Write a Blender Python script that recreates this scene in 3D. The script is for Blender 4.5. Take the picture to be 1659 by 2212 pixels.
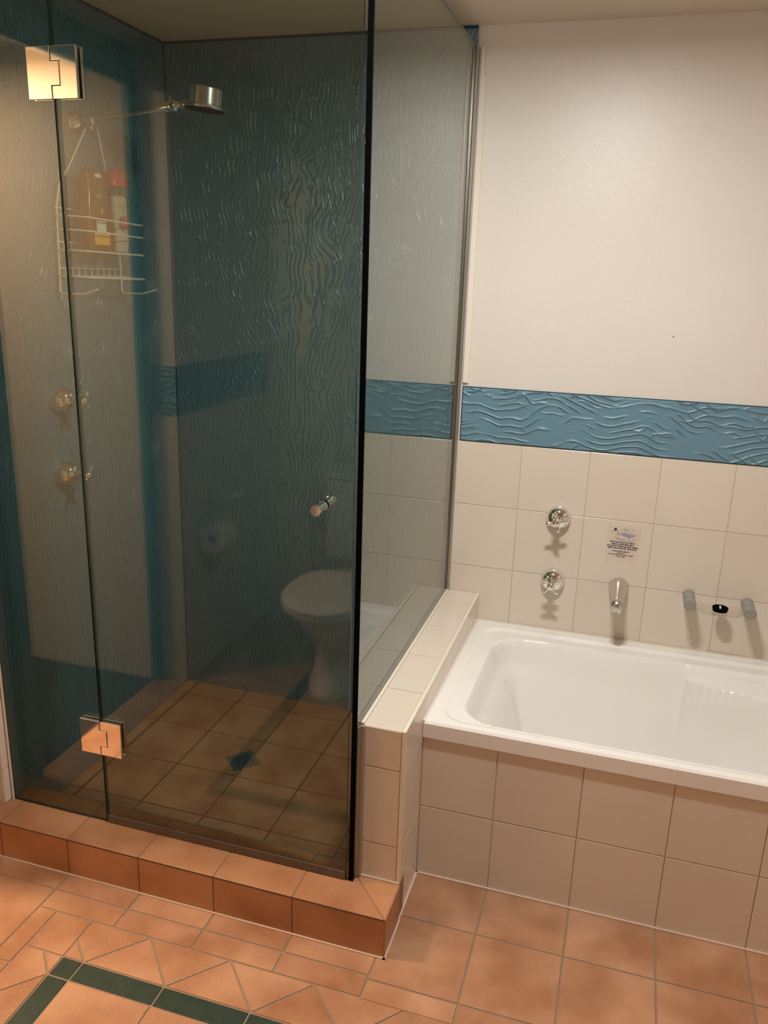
import bpy, bmesh, math, random
from mathutils import Vector, Matrix
R = math.radians
random.seed(7)
for o in list(bpy.data.objects):
    bpy.data.objects.remove(o, do_unlink=True)
SC = bpy.context.scene
COL = SC.collection

# ------------------------------------------------------------------ camera
FPX = 1765.3
cam_d = bpy.data.cameras.new('camera'); cam = bpy.data.objects.new('camera', cam_d); COL.objects.link(cam)
cam_d.sensor_fit = 'HORIZONTAL'; cam_d.sensor_width = 36.0; cam_d.lens = 36.0 * FPX / 1659.0
cam_d.clip_start = 0.02; cam_d.clip_end = 50
rx, ry, rz = -0.2812, 0.0323, 0.2857
fw = Vector((-math.sin(rz) * math.cos(rx), math.cos(rz) * math.cos(rx), math.sin(rx)))
rt = Vector((math.cos(rz), math.sin(rz), 0)); up = rt.cross(fw)
r2 = rt * math.cos(ry) + up * math.sin(ry); u2 = -rt * math.sin(ry) + up * math.cos(ry)
cam.matrix_world = Matrix(((r2.x, u2.x, -fw.x, 0.8874), (r2.y, u2.y, -fw.y, -2.6748), (r2.z, u2.z, -fw.z, 1.6137), (0, 0, 0, 1)))
SC.camera = cam
# ------------------------------------------------------------------ world, lamps, exposure
w = bpy.data.worlds.new('world'); SC.world = w; w.use_nodes = True
w.node_tree.nodes['Background'].inputs[0].default_value = (1, 0.9, 0.78, 1)
w.node_tree.nodes['Background'].inputs[1].default_value = 0.0
SC.view_settings.view_transform = 'Standard'; SC.view_settings.look = 'None'
SC.view_settings.gamma = 1; SC.view_settings.use_curve_mapping = False
SC.view_settings.exposure = 0.0
LAMP_W, LAMP_COL = 25.0, (1.0, 0.985, 0.94)
HALL_W, HALL_COL = 76.0, (1.0, 0.66, 0.40)
def area(name, loc, size, power, col, size_y=None, shape='DISK'):
    l = bpy.data.lights.new(name, 'AREA'); l.shape = shape; l.size = size
    if size_y: l.size_y = size_y
    l.energy = power; l.color = col
    o = bpy.data.objects.new(name, l); o.location = loc; COL.objects.link(o); return o
area('hall_lamp_light', (-1.50, -1.38, 2.285), 0.30, HALL_W, HALL_COL)

# ------------------------------------------------------------------ measures (metres)
XL, XG, XN = -0.7069, 0.3502, 0.460      # shower left wall, return glass, tub side of the low wall
YG, YN, YS, YA, YR = -0.9973, -0.9712, -1.1028, -0.7819, -0.7890
ZS, ZR, ZN, ZC = 0.1124, 0.4578, 0.5512, 2.3316
ZB, ZBT = 1.0909, 1.2711                 # blue band
XR, YO = 2.17, -3.6                     # right and opposite walls
XD = -0.845                              # door wall plane
YE = -1.995                              # far end of the door recess
T = 0.2205                               # tile pitch

# ------------------------------------------------------------------ materials
def mat(name, col, rough=0.5, metal=0.0, spec=0.5, **kw):
    m = bpy.data.materials.new(name); m.use_nodes = True
    b = m.node_tree.nodes['Principled BSDF']
    b.inputs['Base Color'].default_value = (*col, 1); b.inputs['Roughness'].default_value = rough
    b.inputs['Metallic'].default_value = metal; b.inputs['Specular IOR Level'].default_value = spec
    for k, v in kw.items(): b.inputs[k.replace('_', ' ')].default_value = v
    return m
def N(m, t, **kw):
    n = m.node_tree.nodes.new(t)
    for k, v in kw.items(): setattr(n, k, v)
    return n
def L(m, a, b): m.node_tree.links.new(a, b)
def math_n(m, op, a, b=None, c=None):
    n = N(m, 'ShaderNodeMath', operation=op)
    for i, v in enumerate((a, b, c)):
        if v is None: continue
        if isinstance(v, (int, float)): n.inputs[i].default_value = v
        else: L(m, v, n.inputs[i])
    return n.outputs[0]
def noise_var(m, col_a, col_b, scale=6, detail=4, attr=None, attr_amt=0.0, bump=0.0, bscale=200, obj=True, lo=0.35, hi=0.65):
    b = m.node_tree.nodes['Principled BSDF']
    tc = N(m, 'ShaderNodeTexCoord')
    nz = N(m, 'ShaderNodeTexNoise'); nz.inputs['Scale'].default_value = scale; nz.inputs['Detail'].default_value = detail
    L(m, tc.outputs['Object'], nz.inputs['Vector'])
    fac = nz.outputs['Fac']
    mr = N(m, 'ShaderNodeMapRange'); L(m, fac, mr.inputs[0]); mr.inputs[1].default_value = lo; mr.inputs[2].default_value = hi
    fac = mr.outputs[0]
    if attr:
        at = N(m, 'ShaderNodeAttribute'); at.attribute_name = attr
        fac = math_n(m, 'ADD', math_n(m, 'MULTIPLY', fac, 1 - attr_amt), math_n(m, 'MULTIPLY', at.outputs['Fac'], attr_amt))
    mx = N(m, 'ShaderNodeMix', data_type='RGBA'); L(m, fac, mx.inputs[0])
    mx.inputs[6].default_value = (*col_a, 1); mx.inputs[7].default_value = (*col_b, 1)
    L(m, mx.outputs[2], b.inputs['Base Color'])
    if bump:
        n2 = N(m, 'ShaderNodeTexNoise'); n2.inputs['Scale'].default_value = bscale; n2.inputs['Detail'].default_value = 3
        L(m, tc.outputs['Object'], n2.inputs['Vector'])
        bp = N(m, 'ShaderNodeBump'); bp.inputs['Strength'].default_value = 1; bp.inputs['Distance'].default_value = bump
        L(m, n2.outputs['Fac'], bp.inputs['Height']); L(m, bp.outputs[0], b.inputs['Normal'])
    return m
M = {}
M['paint'] = noise_var(mat('cream_paint', (.78, .71, .61), .40, spec=.5), (.735, .69, .625), (.71, .66, .60), 3, bump=.0005, bscale=60)
M['ceiling'] = mat('ceiling_paint', (.70, .62, .52), .7)
M['tile'] = noise_var(mat('cream_tile', (.74, .65, .55), .22), (.70, .60, .50), (.74, .65, .55), 5, attr='tr', attr_amt=.6, bump=.0006, bscale=30)
M['grout'] = mat('cream_grout', (.56, .47, .38), .8)
M['grout_light'] = mat('pale_silicone', (.78, .70, .60), .5)
M['trimtile'] = mat('cream_edge_strip', (.80, .74, .58), .3)
def terracotta(name, a, b):
    m = noise_var(mat(name, a, .38, spec=.4), a, b, 6, 6, attr='tr', attr_amt=.3, bump=.0012, bscale=110, lo=.36, hi=.64)
    nt = m.node_tree; bs = nt.nodes['Principled BSDF']
    # darker scuffs and pits with their own shape
    tc = N(m, 'ShaderNodeTexCoord'); mp = N(m, 'ShaderNodeMapping'); mp.inputs['Scale'].default_value = (60, 200, 60)
    L(m, tc.outputs['Object'], mp.inputs[0]); nz = N(m, 'ShaderNodeTexNoise'); nz.inputs['Scale'].default_value = 1; nz.inputs['Detail'].default_value = 4
    L(m, mp.outputs[0], nz.inputs['Vector'])
    mr = N(m, 'ShaderNodeMapRange'); L(m, nz.outputs['Fac'], mr.inputs[0]); mr.inputs[1].default_value = .64; mr.inputs[2].default_value = .74
    src = bs.inputs['Base Color'].links[0].from_socket
    mx = N(m, 'ShaderNodeMix', data_type='RGBA'); L(m, math_n(m, 'MULTIPLY', mr.outputs[0], .35), mx.inputs[0])
    L(m, src, mx.inputs[6]); mx.inputs[7].default_value = (.22, .08, .03, 1)
    L(m, mx.outputs[2], bs.inputs['Base Color'])
    return m
M['terra'] = terracotta('terracotta_tile', (.29, .13, .062), (.50, .28, .165))
M['terra_step'] = terracotta('terracotta_step_tile', (.33, .14, .06), (.50, .25, .13))
M['terra_grout'] = mat('terracotta_grout', (.27, .19, .13), .85)
M['dark_grout'] = mat('dark_brown_grout', (.10, .055, .03), .85)
M['bead'] = mat('pinkish_silicone', (.60, .45, .35), .5)
M['green'] = noise_var(mat('green_tile', (.02, .045, .03), .5), (.010, .027, .017), (.018, .038, .025), 60)

def ripple(name, col, horizontal=False, rough=.24):
    m = mat(name, col, rough, spec=.5, IOR=1.55 if horizontal else 1.85)
    b = m.node_tree.nodes['Principled BSDF']
    tc = N(m, 'ShaderNodeTexCoord'); sp = N(m, 'ShaderNodeSeparateXYZ'); L(m, tc.outputs['Object'], sp.inputs[0])
    s = math_n(m, 'ADD', sp.outputs[0], sp.outputs[1]); z = sp.outputs[2]
    a, l = (z, s) if horizontal else (s, z)            # across the ridges, along the ridges
    hs = []
    for k, (off, freq, amp, ns, mlo) in enumerate([(0.0, 44 if horizontal else 56, 4.6, 3.4 if horizontal else 4.6, .40), (7.3, 31 if horizontal else 43, 6.0 if horizontal else 5.0, 4.2 if horizontal else 6.0, .46)]):
        cb = N(m, 'ShaderNodeCombineXYZ'); L(m, math_n(m, 'MULTIPLY', a, .9), cb.inputs[0]); L(m, math_n(m, 'MULTIPLY', l, 1.15), cb.inputs[1]); cb.inputs[2].default_value = off
        nz = N(m, 'ShaderNodeTexNoise'); nz.inputs['Scale'].default_value = ns; nz.inputs['Detail'].default_value = 2.2; nz.inputs['Roughness'].default_value = .42
        L(m, cb.outputs[0], nz.inputs['Vector'])
        ph = math_n(m, 'ADD', math_n(m, 'MULTIPLY', a, freq), math_n(m, 'MULTIPLY', nz.outputs['Fac'], amp * 2))
        r = math_n(m, 'SUBTRACT', 1.0, math_n(m, 'ABSOLUTE', math_n(m, 'SINE', math_n(m, 'MULTIPLY', ph, math.pi))))
        r = math_n(m, 'POWER', r, 2.4 if horizontal else 3.4)
        cb2 = N(m, 'ShaderNodeCombineXYZ'); L(m, math_n(m, 'MULTIPLY', a, 22.), cb2.inputs[0]); L(m, math_n(m, 'MULTIPLY', l, 5. if horizontal else 8.), cb2.inputs[1]); cb2.inputs[2].default_value = off + 3
        n2 = N(m, 'ShaderNodeTexNoise'); n2.inputs['Scale'].default_value = 1; n2.inputs['Detail'].default_value = 1
        L(m, cb2.outputs[0], n2.inputs['Vector'])
        mr = N(m, 'ShaderNodeMapRange', interpolation_type='SMOOTHSTEP'); L(m, n2.outputs['Fac'], mr.inputs[0]); mr.inputs[1].default_value = mlo; mr.inputs[2].default_value = mlo + .12
        hs.append(math_n(m, 'MULTIPLY', r, mr.outputs[0]))
    h = math_n(m, 'MAXIMUM', hs[0], hs[1])
    bp = N(m, 'ShaderNodeBump'); bp.inputs['Strength'].default_value = 1; bp.inputs['Distance'].default_value = .0040 if horizontal else .0018
    L(m, h, bp.inputs['Height']); L(m, bp.outputs[0], b.inputs['Normal'])
    return m
TEAL = (.108, .215, .278)
M['ripple_v'] = ripple('blue_ripple_panel', TEAL, False)
M['ripple_h'] = ripple('blue_ripple_border', (.13, .25, .325), True, .40)
M['blue'] = mat('blue_gloss_paint', (.05, .20, .28), .35)
M['blue_edge'] = mat('dark_blue_edge', (.012, .05, .09), .6)
M['chrome'] = mat('chrome', (.86, .85, .83), .06, 1.0)
M['chrome_dull'] = mat('satin_chrome', (.66, .65, .63), .22, 1.0)
M['alu'] = mat('grey_aluminium_channel', (.40, .38, .33), .35, .7)
M['black'] = mat('black_rubber', (.003, .003, .003), .8, spec=.02)
M['clear_pvc'] = mat('brown_clear_plastic_seal', (.12, .09, .07), .3)
M['enamel'] = mat('white_enamel', (.90, .87, .83), .12, Coat_Weight=.4, Coat_Roughness=.05)
M['china'] = mat('white_china', (.85, .78, .70), .12)
M['wire'] = mat('white_coated_wire', (.85, .80, .68), .35)
M['frost'] = mat('frosted_grey_acrylic', (.30, .275, .25), .45, Alpha=1)
M['paper'] = mat('white_paper', (.85, .80, .74), .9)
M['dark'] = mat('dark_void', (.01, .01, .01), .8)
M['amber'] = mat('amber_plastic', (.24, .075, .010), .2)
M['label_w'] = mat('white_label', (.85, .80, .70), .5)
M['label_y'] = mat('yellow_label', (.95, .48, .06), .4)
M['label_g'] = mat('green_print', (.18, .38, .08), .5)
M['gold'] = mat('gold_print', (.75, .40, .08), .4)
M['pink'] = mat('pink_print', (.62, .10, .20), .4)
M['cap_red'] = mat('rose_red_cap', (.55, .06, .07), .3)
M['ink'] = mat('navy_ink', (.02, .02, .12), .7)
M['ink_pale'] = mat('pale_blue_ink', (.30, .30, .48), .7)
M['hall_floor'] = mat('dark_hall_carpet', (.012, .012, .014), .95)
M['hall_paint'] = mat('hall_wall_paint', (.80, .72, .60), .6)
M['emit'] = bpy.data.materials.new('lamp_glow'); M['emit'].use_nodes = True
_nt = M['emit'].node_tree; _nt.nodes.remove(_nt.nodes['Principled BSDF']); _e = _nt.nodes.new('ShaderNodeEmission')
_e.inputs[0].default_value = (*LAMP_COL, 1); _e.inputs[1].default_value = 60; _nt.links.new(_e.outputs[0], _nt.nodes['Material Output'].inputs[0])

def glass(name, tint, f0, refl=(1, 1, 1)):
    """thin tinted glass: Schlick mix of a tinted straight-through and a mirror lobe, the same for every ray"""
    m = bpy.data.materials.new(name); m.use_nodes = True; nt = m.node_tree
    nt.nodes.remove(nt.nodes['Principled BSDF'])
    ge = N(m, 'ShaderNodeNewGeometry'); dp = N(m, 'ShaderNodeVectorMath', operation='DOT_PRODUCT')
    L(m, ge.outputs['Normal'], dp.inputs[0]); L(m, ge.outputs['Incoming'], dp.inputs[1])
    c = math_n(m, 'ABSOLUTE', dp.outputs['Value'])
    p5 = math_n(m, 'POWER', math_n(m, 'SUBTRACT', 1.0, c), 5.0)
    fac = math_n(m, 'ADD', math_n(m, 'MULTIPLY', p5, 1 - f0), f0)
    tr = N(m, 'ShaderNodeBsdfTransparent'); tr.inputs[0].default_value = (*tint, 1)
    gl = N(m, 'ShaderNodeBsdfGlossy'); gl.inputs['Roughness'].default_value = 0.0; gl.inputs['Color'].default_value = (*refl, 1)
    mx = N(m, 'ShaderNodeMixShader'); L(m, fac, mx.inputs[0]); L(m, tr.outputs[0], mx.inputs[1]); L(m, gl.outputs[0], mx.inputs[2])
    L(m, mx.outputs[0], nt.nodes['Material Output'].inputs[0]); return m
M['glass'] = glass('smoked_glass', (.815, .855, .815), .037)
M['glass_edge'] = mat('green_glass_edge', (.02, .06, .045), .15)
M['clear'] = glass('clear_plastic', (.965, .96, .95), .025)
M['clear_bottle'] = glass('clear_bottle_plastic', (.80, .79, .77), .05)
M['film'] = glass('sticker_film', (.997, .99, .98), .008)

# ------------------------------------------------------------------ mesh helpers
def obj(name, bm, m, parent=None, smooth=False, bevel=0.0):
    me = bpy.data.meshes.new(name)
    bmesh.ops.recalc_face_normals(bm, faces=bm.faces)
    bm.to_mesh(me); bm.free()
    for x in (m if isinstance(m, (list, tuple)) else [m]): me.materials.append(M[x])
    if smooth:
        for p in me.polygons: p.use_smooth = True
        try: me.set_sharp_from_angle(angle=R(40))
        except Exception: pass
    o = bpy.data.objects.new(name, me); COL.objects.link(o)
    if parent:
        o.parent = parent; o.matrix_parent_inverse = Matrix.Translation(-parent.location)
    if bevel:
        b = o.modifiers.new('bevel', 'BEVEL'); b.width = bevel; b.segments = 2; b.limit_method = 'ANGLE'
    return o
def thing(name, label, cat, loc, group=None):
    o = bpy.data.objects.new(name, None); COL.objects.link(o); o.location = loc; o.empty_display_size = .05
    o['label'] = label; o['category'] = cat
    if group: o['group'] = group
    return o
def tag(o, label, cat, group=None):
    o['label'] = label; o['category'] = cat
    if group: o['group'] = group
    return o
def struct(o, label, cat):
    o['kind'] = 'structure'; o['label'] = label; o['category'] = cat; return o
def box(bm, x0, x1, y0, y1, z0, z1, mi=0):
    v = [bm.verts.new((x, y, z)) for z in (z0, z1) for y in (y0, y1) for x in (x0, x1)]
    for f in ((0, 1, 3, 2), (4, 6, 7, 5), (0, 4, 5, 1), (2, 3, 7, 6), (0, 2, 6, 4), (1, 5, 7, 3)):
        fc = bm.faces.new([v[i] for i in f]); fc.material_index = mi
    return v
def BX(*a): bm = bmesh.new(); box(bm, *a); return bm
def frame_of(d):
    d = d.normalized(); a = Vector((0, 0, 1)) if abs(d.z) < .9 else Vector((1, 0, 0))
    u = d.cross(a).normalized(); return u, d.cross(u).normalized()
def lathe(bm, org, axis, prof, seg=32, mi=0, sx=1.0, sy=1.0, u=None):
    """prof: (distance along axis, radius) pairs"""
    org = Vector(org); axis = Vector(axis).normalized()
    if u is None: u, v = frame_of(axis)
    else: u = Vector(u); v = axis.cross(u)
    rings = []
    for t, r in prof:
        c = org + axis * t
        if r < 1e-6: rings.append([bm.verts.new(c)])
        else: rings.append([bm.verts.new(c + (u * math.cos(2 * math.pi * i / seg) * sx + v * math.sin(2 * math.pi * i / seg) * sy) * r) for i in range(seg)])
    for a, b in zip(rings, rings[1:]):
        for i in range(seg):
            j = (i + 1) % seg
            if len(a) == 1 and len(b) == 1: continue
            if len(a) == 1: f = bm.faces.new((a[0], b[i], b[j]))
            elif len(b) == 1: f = bm.faces.new((a[i], a[j], b[0]))
            else: f = bm.faces.new((a[i], a[j], b[j], b[i]))
            f.material_index = mi
    for rg in (rings[0], rings[-1]):
        if len(rg) > 2: bm.faces.new(rg).material_index = mi
def tube(bm, pts, r, seg=8, mi=0, closed=False, radii=None):
    pts = [Vector(p) for p in pts]; n = len(pts); rings = []
    d0 = (pts[1] - pts[0]).normalized(); u, v = frame_of(d0)
    for i, p in enumerate(pts):
        if i == 0: d = pts[1] - pts[0]
        elif i == n - 1: d = pts[-1] - pts[-2]
        else: d = (pts[i + 1] - p).normalized() + (p - pts[i - 1]).normalized()
        d = d.normalized(); u = (u - d * u.dot(d)).normalized(); v = d.cross(u)
        rr = radii[i] if radii else r
        rings.append([bm.verts.new(p + (u * math.cos(2 * math.pi * k / seg) + v * math.sin(2 * math.pi * k / seg)) * rr) for k in range(seg)])
    for a, b in zip(rings, rings[1:]):
        for k in range(seg):
            bm.faces.new((a[k], a[(k + 1) % seg], b[(k + 1) % seg], b[k])).material_index = mi
    bm.faces.new(rings[0]).material_index = mi; bm.faces.new(rings[-1]).material_index = mi
def fillet(pts, r, n=4):
    pts = [Vector(p) for p in pts]; out = [pts[0]]
    for a, b, c in zip(pts, pts[1:], pts[2:]):
        d1, d2 = (a - b), (c - b); k = min(r, d1.length * .49, d2.length * .49)
        p, q = b + d1.normalized() * k, b + d2.normalized() * k
        for i in range(n + 1):
            t = i / n; out.append(p * (1 - t) ** 2 + b * 2 * t * (1 - t) + q * t * t)
    out.append(pts[-1]); return out
# tiles: polygons in a plane, inset by half a joint, raised above the grout bed
def inset(poly, d):
    n = len(poly); out = []
    area2 = sum(poly[i][0] * poly[(i + 1) % n][1] - poly[(i + 1) % n][0] * poly[i][1] for i in range(n))
    if area2 < 0: poly = poly[::-1]
    for i in range(n):
        p0, p1, p2 = Vector(poly[i - 1]), Vector(poly[i]), Vector(poly[(i + 1) % n])
        a = (p1 - p0).normalized(); b = (p2 - p1).normalized()
        na, nb = Vector((-a.y, a.x)), Vector((-b.y, b.x)); k = (na + nb); k = k / max(k.dot(na), .15)
        out.append(p1 + k * d)
    return out
def tile_layer(bm): return bm.faces.layers.float.get('tr') or bm.faces.layers.float.new('tr')
def tile(bm, poly, mp, g=.0035, h=.0022, mi=0, ch=.0009):
    ly = tile_layer(bm); r = random.random()
    a = inset(list(poly), g / 2); b = inset(list(poly), g / 2 + ch)
    A0 = [bm.verts.new(mp(p.x, p.y, 0)) for p in a]; A = [bm.verts.new(mp(p.x, p.y, h - ch * .6)) for p in a]; B = [bm.verts.new(mp(p.x, p.y, h)) for p in b]
    n = len(a); fs = [bm.faces.new(B)]
    for i in range(n):
        j = (i + 1) % n
        fs.append(bm.faces.new((A0[i], A0[j], A[j], A[i]))); fs.append(bm.faces.new((A[i], A[j], B[j], B[i])))
    for f in fs: f.material_index = mi; f[ly] = r
def grid_tiles(bm, u0, u1, v0, v1, us, vs, mp, **kw):
    U = [u0] + sorted(x for x in us if u0 + .004 < x < u1 - .004) + [u1]
    V = [v0] + sorted(x for x in vs if v0 + .004 < x < v1 - .004) + [v1]
    for a, b in zip(U, U[1:]):
        for c, d in zip(V, V[1:]): tile(bm, [(a, c), (b, c), (b, d), (a, d)], mp, **kw)
def ks(o, n0=-20, n1=30, t=T): return [o + k * t for k in range(n0, n1)]

# ================================================================== SETTING
# ---- floor outside the shower
bm = bmesh.new()
box(bm, XL - .35, XR, YO, 0.0, -.05, -.0022, 1)
fm = lambda u, v, h: Vector((u, v, h - .0022))
X0 = -.443; XB = -.388; XGn = -.280; XI = -.223          # border lines, left side
Y0 = -1.163; YB = -1.228; YGn = -1.346; YI = -1.402      # border lines, shower side
XE = XI + 7 * T; YEn = YI - 5 * T
grid_tiles(bm, -.845, X0, YO, YS, ks(0), ks(Y0), fm, g=.005)                       # left field
grid_tiles(bm, X0, .4425, Y0, YS, ks(0), [], fm, g=.005)
grid_tiles(bm, X0, .4425, YB, Y0, ks(0), [], fm, g=.005)
grid_tiles(bm, .4425, XR, -1.174, YA, ks(.0015), [-.954], fm, g=.005)
grid_tiles(bm, .4425, XR, -1.232, -1.174, ks(.0015), [], fm, g=.005)
grid_tiles(bm, X0, XB, YEn, YB, [], ks(YI), fm, g=.005)
tile(bm, [(XB, YGn), (XGn, YGn), (XGn, YB), (XB, YB)], fm, g=.005)                 # corner square
tile(bm, [(XGn, YGn), (XI + .003, YGn), (XGn, YGn + .055)], fm, g=.005)            # zigzag rows
xs = XI + .003
tile(bm, [(XGn, YGn + .055), (xs, YGn), (xs + T / 2, YB), (XGn, YB)], fm, g=.005)
k = 0
while xs + T < XR:
    tile(bm, [(xs, YGn), (xs + T, YGn), (xs + T / 2, YB)], fm, g=.005)
    if k: tile(bm, [(xs, YGn), (xs + T / 2, YB), (xs - T / 2, YB)], fm, g=.005)
    xs += T; k += 1
ysn = YI
tile(bm, [(XGn, YGn), (XGn, ysn), (XGn - .055, YGn)], fm, g=.005)
tile(bm, [(XGn - .055, YGn), (XGn, ysn), (XB, ysn - T / 2), (XB, YGn)], fm, g=.005)
for k in range(5):
    tile(bm, [(XGn, ysn), (XGn, ysn - T), (XB, ysn - T / 2)], fm, g=.005)
    tile(bm, [(XGn, ysn - T), (XB, ysn - T / 2), (XB, ysn - 3 * T / 2)], fm, g=.005) if k < 4 else None
    ysn -= T
tile(bm, [(XGn, YI), (XI, YI), (XI, YGn), (XGn, YGn)], fm, g=.005, mi=2)           # green line
for k in range(7): tile(bm, [(XI + k * T, YI), (XI + (k + 1) * T, YI), (XI + (k + 1) * T, YGn), (XI + k * T, YGn)], fm, g=.005, mi=2)
for k in range(5): tile(bm, [(XGn, YI - k * T), (XI, YI - k * T), (XI, YI - (k + 1) * T), (XGn, YI - (k + 1) * T)], fm, g=.005, mi=2)
grid_tiles(bm, XI, XE, YEn, YI, ks(XI), ks(YI), fm, g=.005)
grid_tiles(bm, XE, XR, YEn, YGn, ks(XE), ks(YI), fm, g=.005)
grid_tiles(bm, X0, XR, YO, YEn, ks(0), ks(YI), fm, g=.005)
struct(obj('floor', bm, ['terra', 'terra_grout', 'green']), 'terracotta tiled bathroom floor with dark green tile line', 'floor')
# ---- shower floor
bm = bmesh.new()
box(bm, XL, XG - .012, YG + .02, -.001, -.05, .0005, 1)
sm = lambda u, v, h: Vector((u, v, h + .0005))
grid_tiles(bm, XL, XG - .02, YG + .05, -.001, [-.655] + ks(0), ks(-.0985), sm, g=.005)
struct(obj('floor', bm, ['terra', 'dark_grout']), 'terracotta tiled shower floor behind the smoked glass', 'floor')
# ---- step in front of the shower
bm = bmesh.new()
box(bm, -.845, XN + .0005, YS + .0025, YG + .07, -.01, ZS - .0022, 1)
stp = lambda u, v, h: Vector((u, v, ZS - .0022 + h)); stf = lambda u, v, h: Vector((u, YS + .0025 - h, v)); sts = lambda u, v, h: Vector((XN + .0005 + h, u, v))
SJ = [-.6659, -.4449, -.2239, -.0029, .2181]
grid_tiles(bm, -.845, .2181, YS, YG + .06, SJ, [], stp, g=.003)
tile(bm, [(.2181, YS), (XN + .002, YS), (XG - .003, YG + .018), (XG - .003, YG + .06), (.2181, YG + .06)], stp, g=.003)
tile(bm, [(XN + .002, YS), (XN + .002, YN), (XG, YN), (XG - .003, YG + .018)], stp, g=.003)
grid_tiles(bm, -.845, XN + .002, 0.001, ZS, SJ, [], stf, g=.003)
grid_tiles(bm, YS, YN, 0.001, ZS, [], [], sts, g=.003)
box(bm, -.845, XN, YS - .0003, YS + .004, ZS - .0036, ZS - .0006, 2)
box(bm, -.845, XN + .006, YS - .005, YS, -.002, .0035, 3); box(bm, XN, XN + .007, YS - .005, YN, -.002, .0035, 3)
box(bm, XG - .012, XN, YN - .005, YN + .001, ZS - .001, ZS + .004, 3)
struct(obj('trim_1', bm, ['terra_step', 'terra_grout', 'dark_grout', 'bead']), 'terracotta tiled step along the front of the shower', 'step')
# ---- low tiled wall between shower and tub
bm = bmesh.new()
XW = .336
box(bm, XW, XN - .0022, YN + .0022, -.001, 0, ZN - .0022, 1)
nf = lambda u, v, h: Vector((u, YN + .0022 - h, v)); nt_ = lambda u, v, h: Vector((u, v, ZN - .0022 + h))
ns_ = lambda u, v, h: Vector((XN - .0022 + h, u, v)); nw = lambda u, v, h: Vector((XW - h, u, v))
grid_tiles(bm, XW, XN - .009, ZS, ZN, [], [.219, .440], nf, g=.003)
grid_tiles(bm, XW, XN - .009, YN, -.001, [], ks(-.105), nt_, g=.0025)
grid_tiles(bm, YN, -.001, 0, ZN - .009, ks(-.105), [.215, .435], ns_, g=.0022)
grid_tiles(bm, YN, -.001, 0, ZN, ks(-.105), [.22, .44], nw, g=.0025)
box(bm, XN - .0085, XN + .0008, YN - .0008, -.001, ZN - .0085, ZN + .0012, 2)     # edge strips
box(bm, XN - .0085, XN + .0008, YN - .0008, YN + .008, ZS, ZN - .0085, 2)
box(bm, XN - .001, XN + .005, YN, YA, -.002, .004, 3)
struct(obj('wall_low', bm, ['tile', 'grout', 'trimtile', 'bead']), 'low cream tiled wall between shower and bathtub', 'wall')
# ---- apron under the tub
bm = bmesh.new()
box(bm, XN, XR, YA + .0022, YA + .05, 0, .434, 1)
grid_tiles(bm, XN, XR, 0, .434, ks(.6625 - T * 2), [.22], lambda u, v, h: Vector((u, YA + .0022 - h, v)), g=.003)
box(bm, XN, XR, YA - .005, YA + .001, -.002, .004, 2)
struct(obj('wall_apron', bm, ['tile', 'grout', 'bead']), 'cream tiled apron wall below the bathtub rim', 'wall')
# ---- back wall
bm = bmesh.new()
box(bm, XL - .2, XR + .1, 0.0022, .1, 0, ZC, 0)
bw = lambda u, v, h: Vector((u, .0022 - h, v))
box(bm, XG - .02, XR, .0012, .05, 0, ZB, 1)
grid_tiles(bm, XG - .01, XR, .2, ZB - .002, ks(.5695 - 2 * T), [ZB - T, ZB - 2 * T, ZB - 3 * T], bw, g=.0028, mi=2)
for mx_, mz_, mr_ in ((.998, 1.463, .0022), (.645, 1.814, .0012), (.856, 1.561, .0012), (1.02, 1.60, .0010)):
    lathe(bm, (mx_, .0022, mz_), (0, -1, 0), [(0, mr_), (.0006, mr_ * .8)], 8, mi=3)
struct(obj('wall_back', bm, ['paint', 'grout', 'tile', 'dark_grout']), 'cream painted back wall with cream tiles below the blue band', 'wall')
bm = bmesh.new(); box(bm, XG + .012, XR, -.0045, .002, ZB + .002, ZBT - .002)
box(bm, XG + .0085, XR, -.0012, .002, ZB - .0015, ZBT + .0015, 1)  # thin dark blue line edging the border band
struct(obj('trim_2', bm, ['ripple_h', 'blue_edge'], bevel=.0015), 'blue rippled border band across the back wall above the tub', 'border tiles')
# ---- shower panels
bm = bmesh.new(); box(bm, XL, XG - .004, -.006, .0022, 0.0, ZC - .002)
struct(obj('wall_shower_back', bm, 'ripple_v'), 'blue rippled shower panel on the back wall', 'wall')
bm = bmesh.new()
box(bm, XL - .2, XL - .006, YG - .03, 0.0022, 0, ZC, 1); box(bm, XL - .0065, XL, YG + .003, -.006, 0.0, ZC - .002, 0)
grid_tiles(bm, YG - .031, YG - .002, ZS, ZC, [], ks(.22), lambda u, v, h: Vector((XL - .006 + h, u, v)), g=.003, h=.004, mi=1)
struct(obj('wall_left', bm, ['ripple_v', 'tile']), 'blue rippled shower panel on the left wall', 'wall')
bm = bmesh.new(); box(bm, XL, XG - .004, -.009, -.006, ZC - .008, ZC); box(bm, XL, XL + .003, YG + .01, -.006, ZC - .008, ZC); box(bm, XL, XL + .004, -.010, -.006, 0, ZC)
struct(obj('trim_3', bm, 'blue_edge'), 'dark blue joint strips at the corner and top of the shower panels', 'trim')
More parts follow.
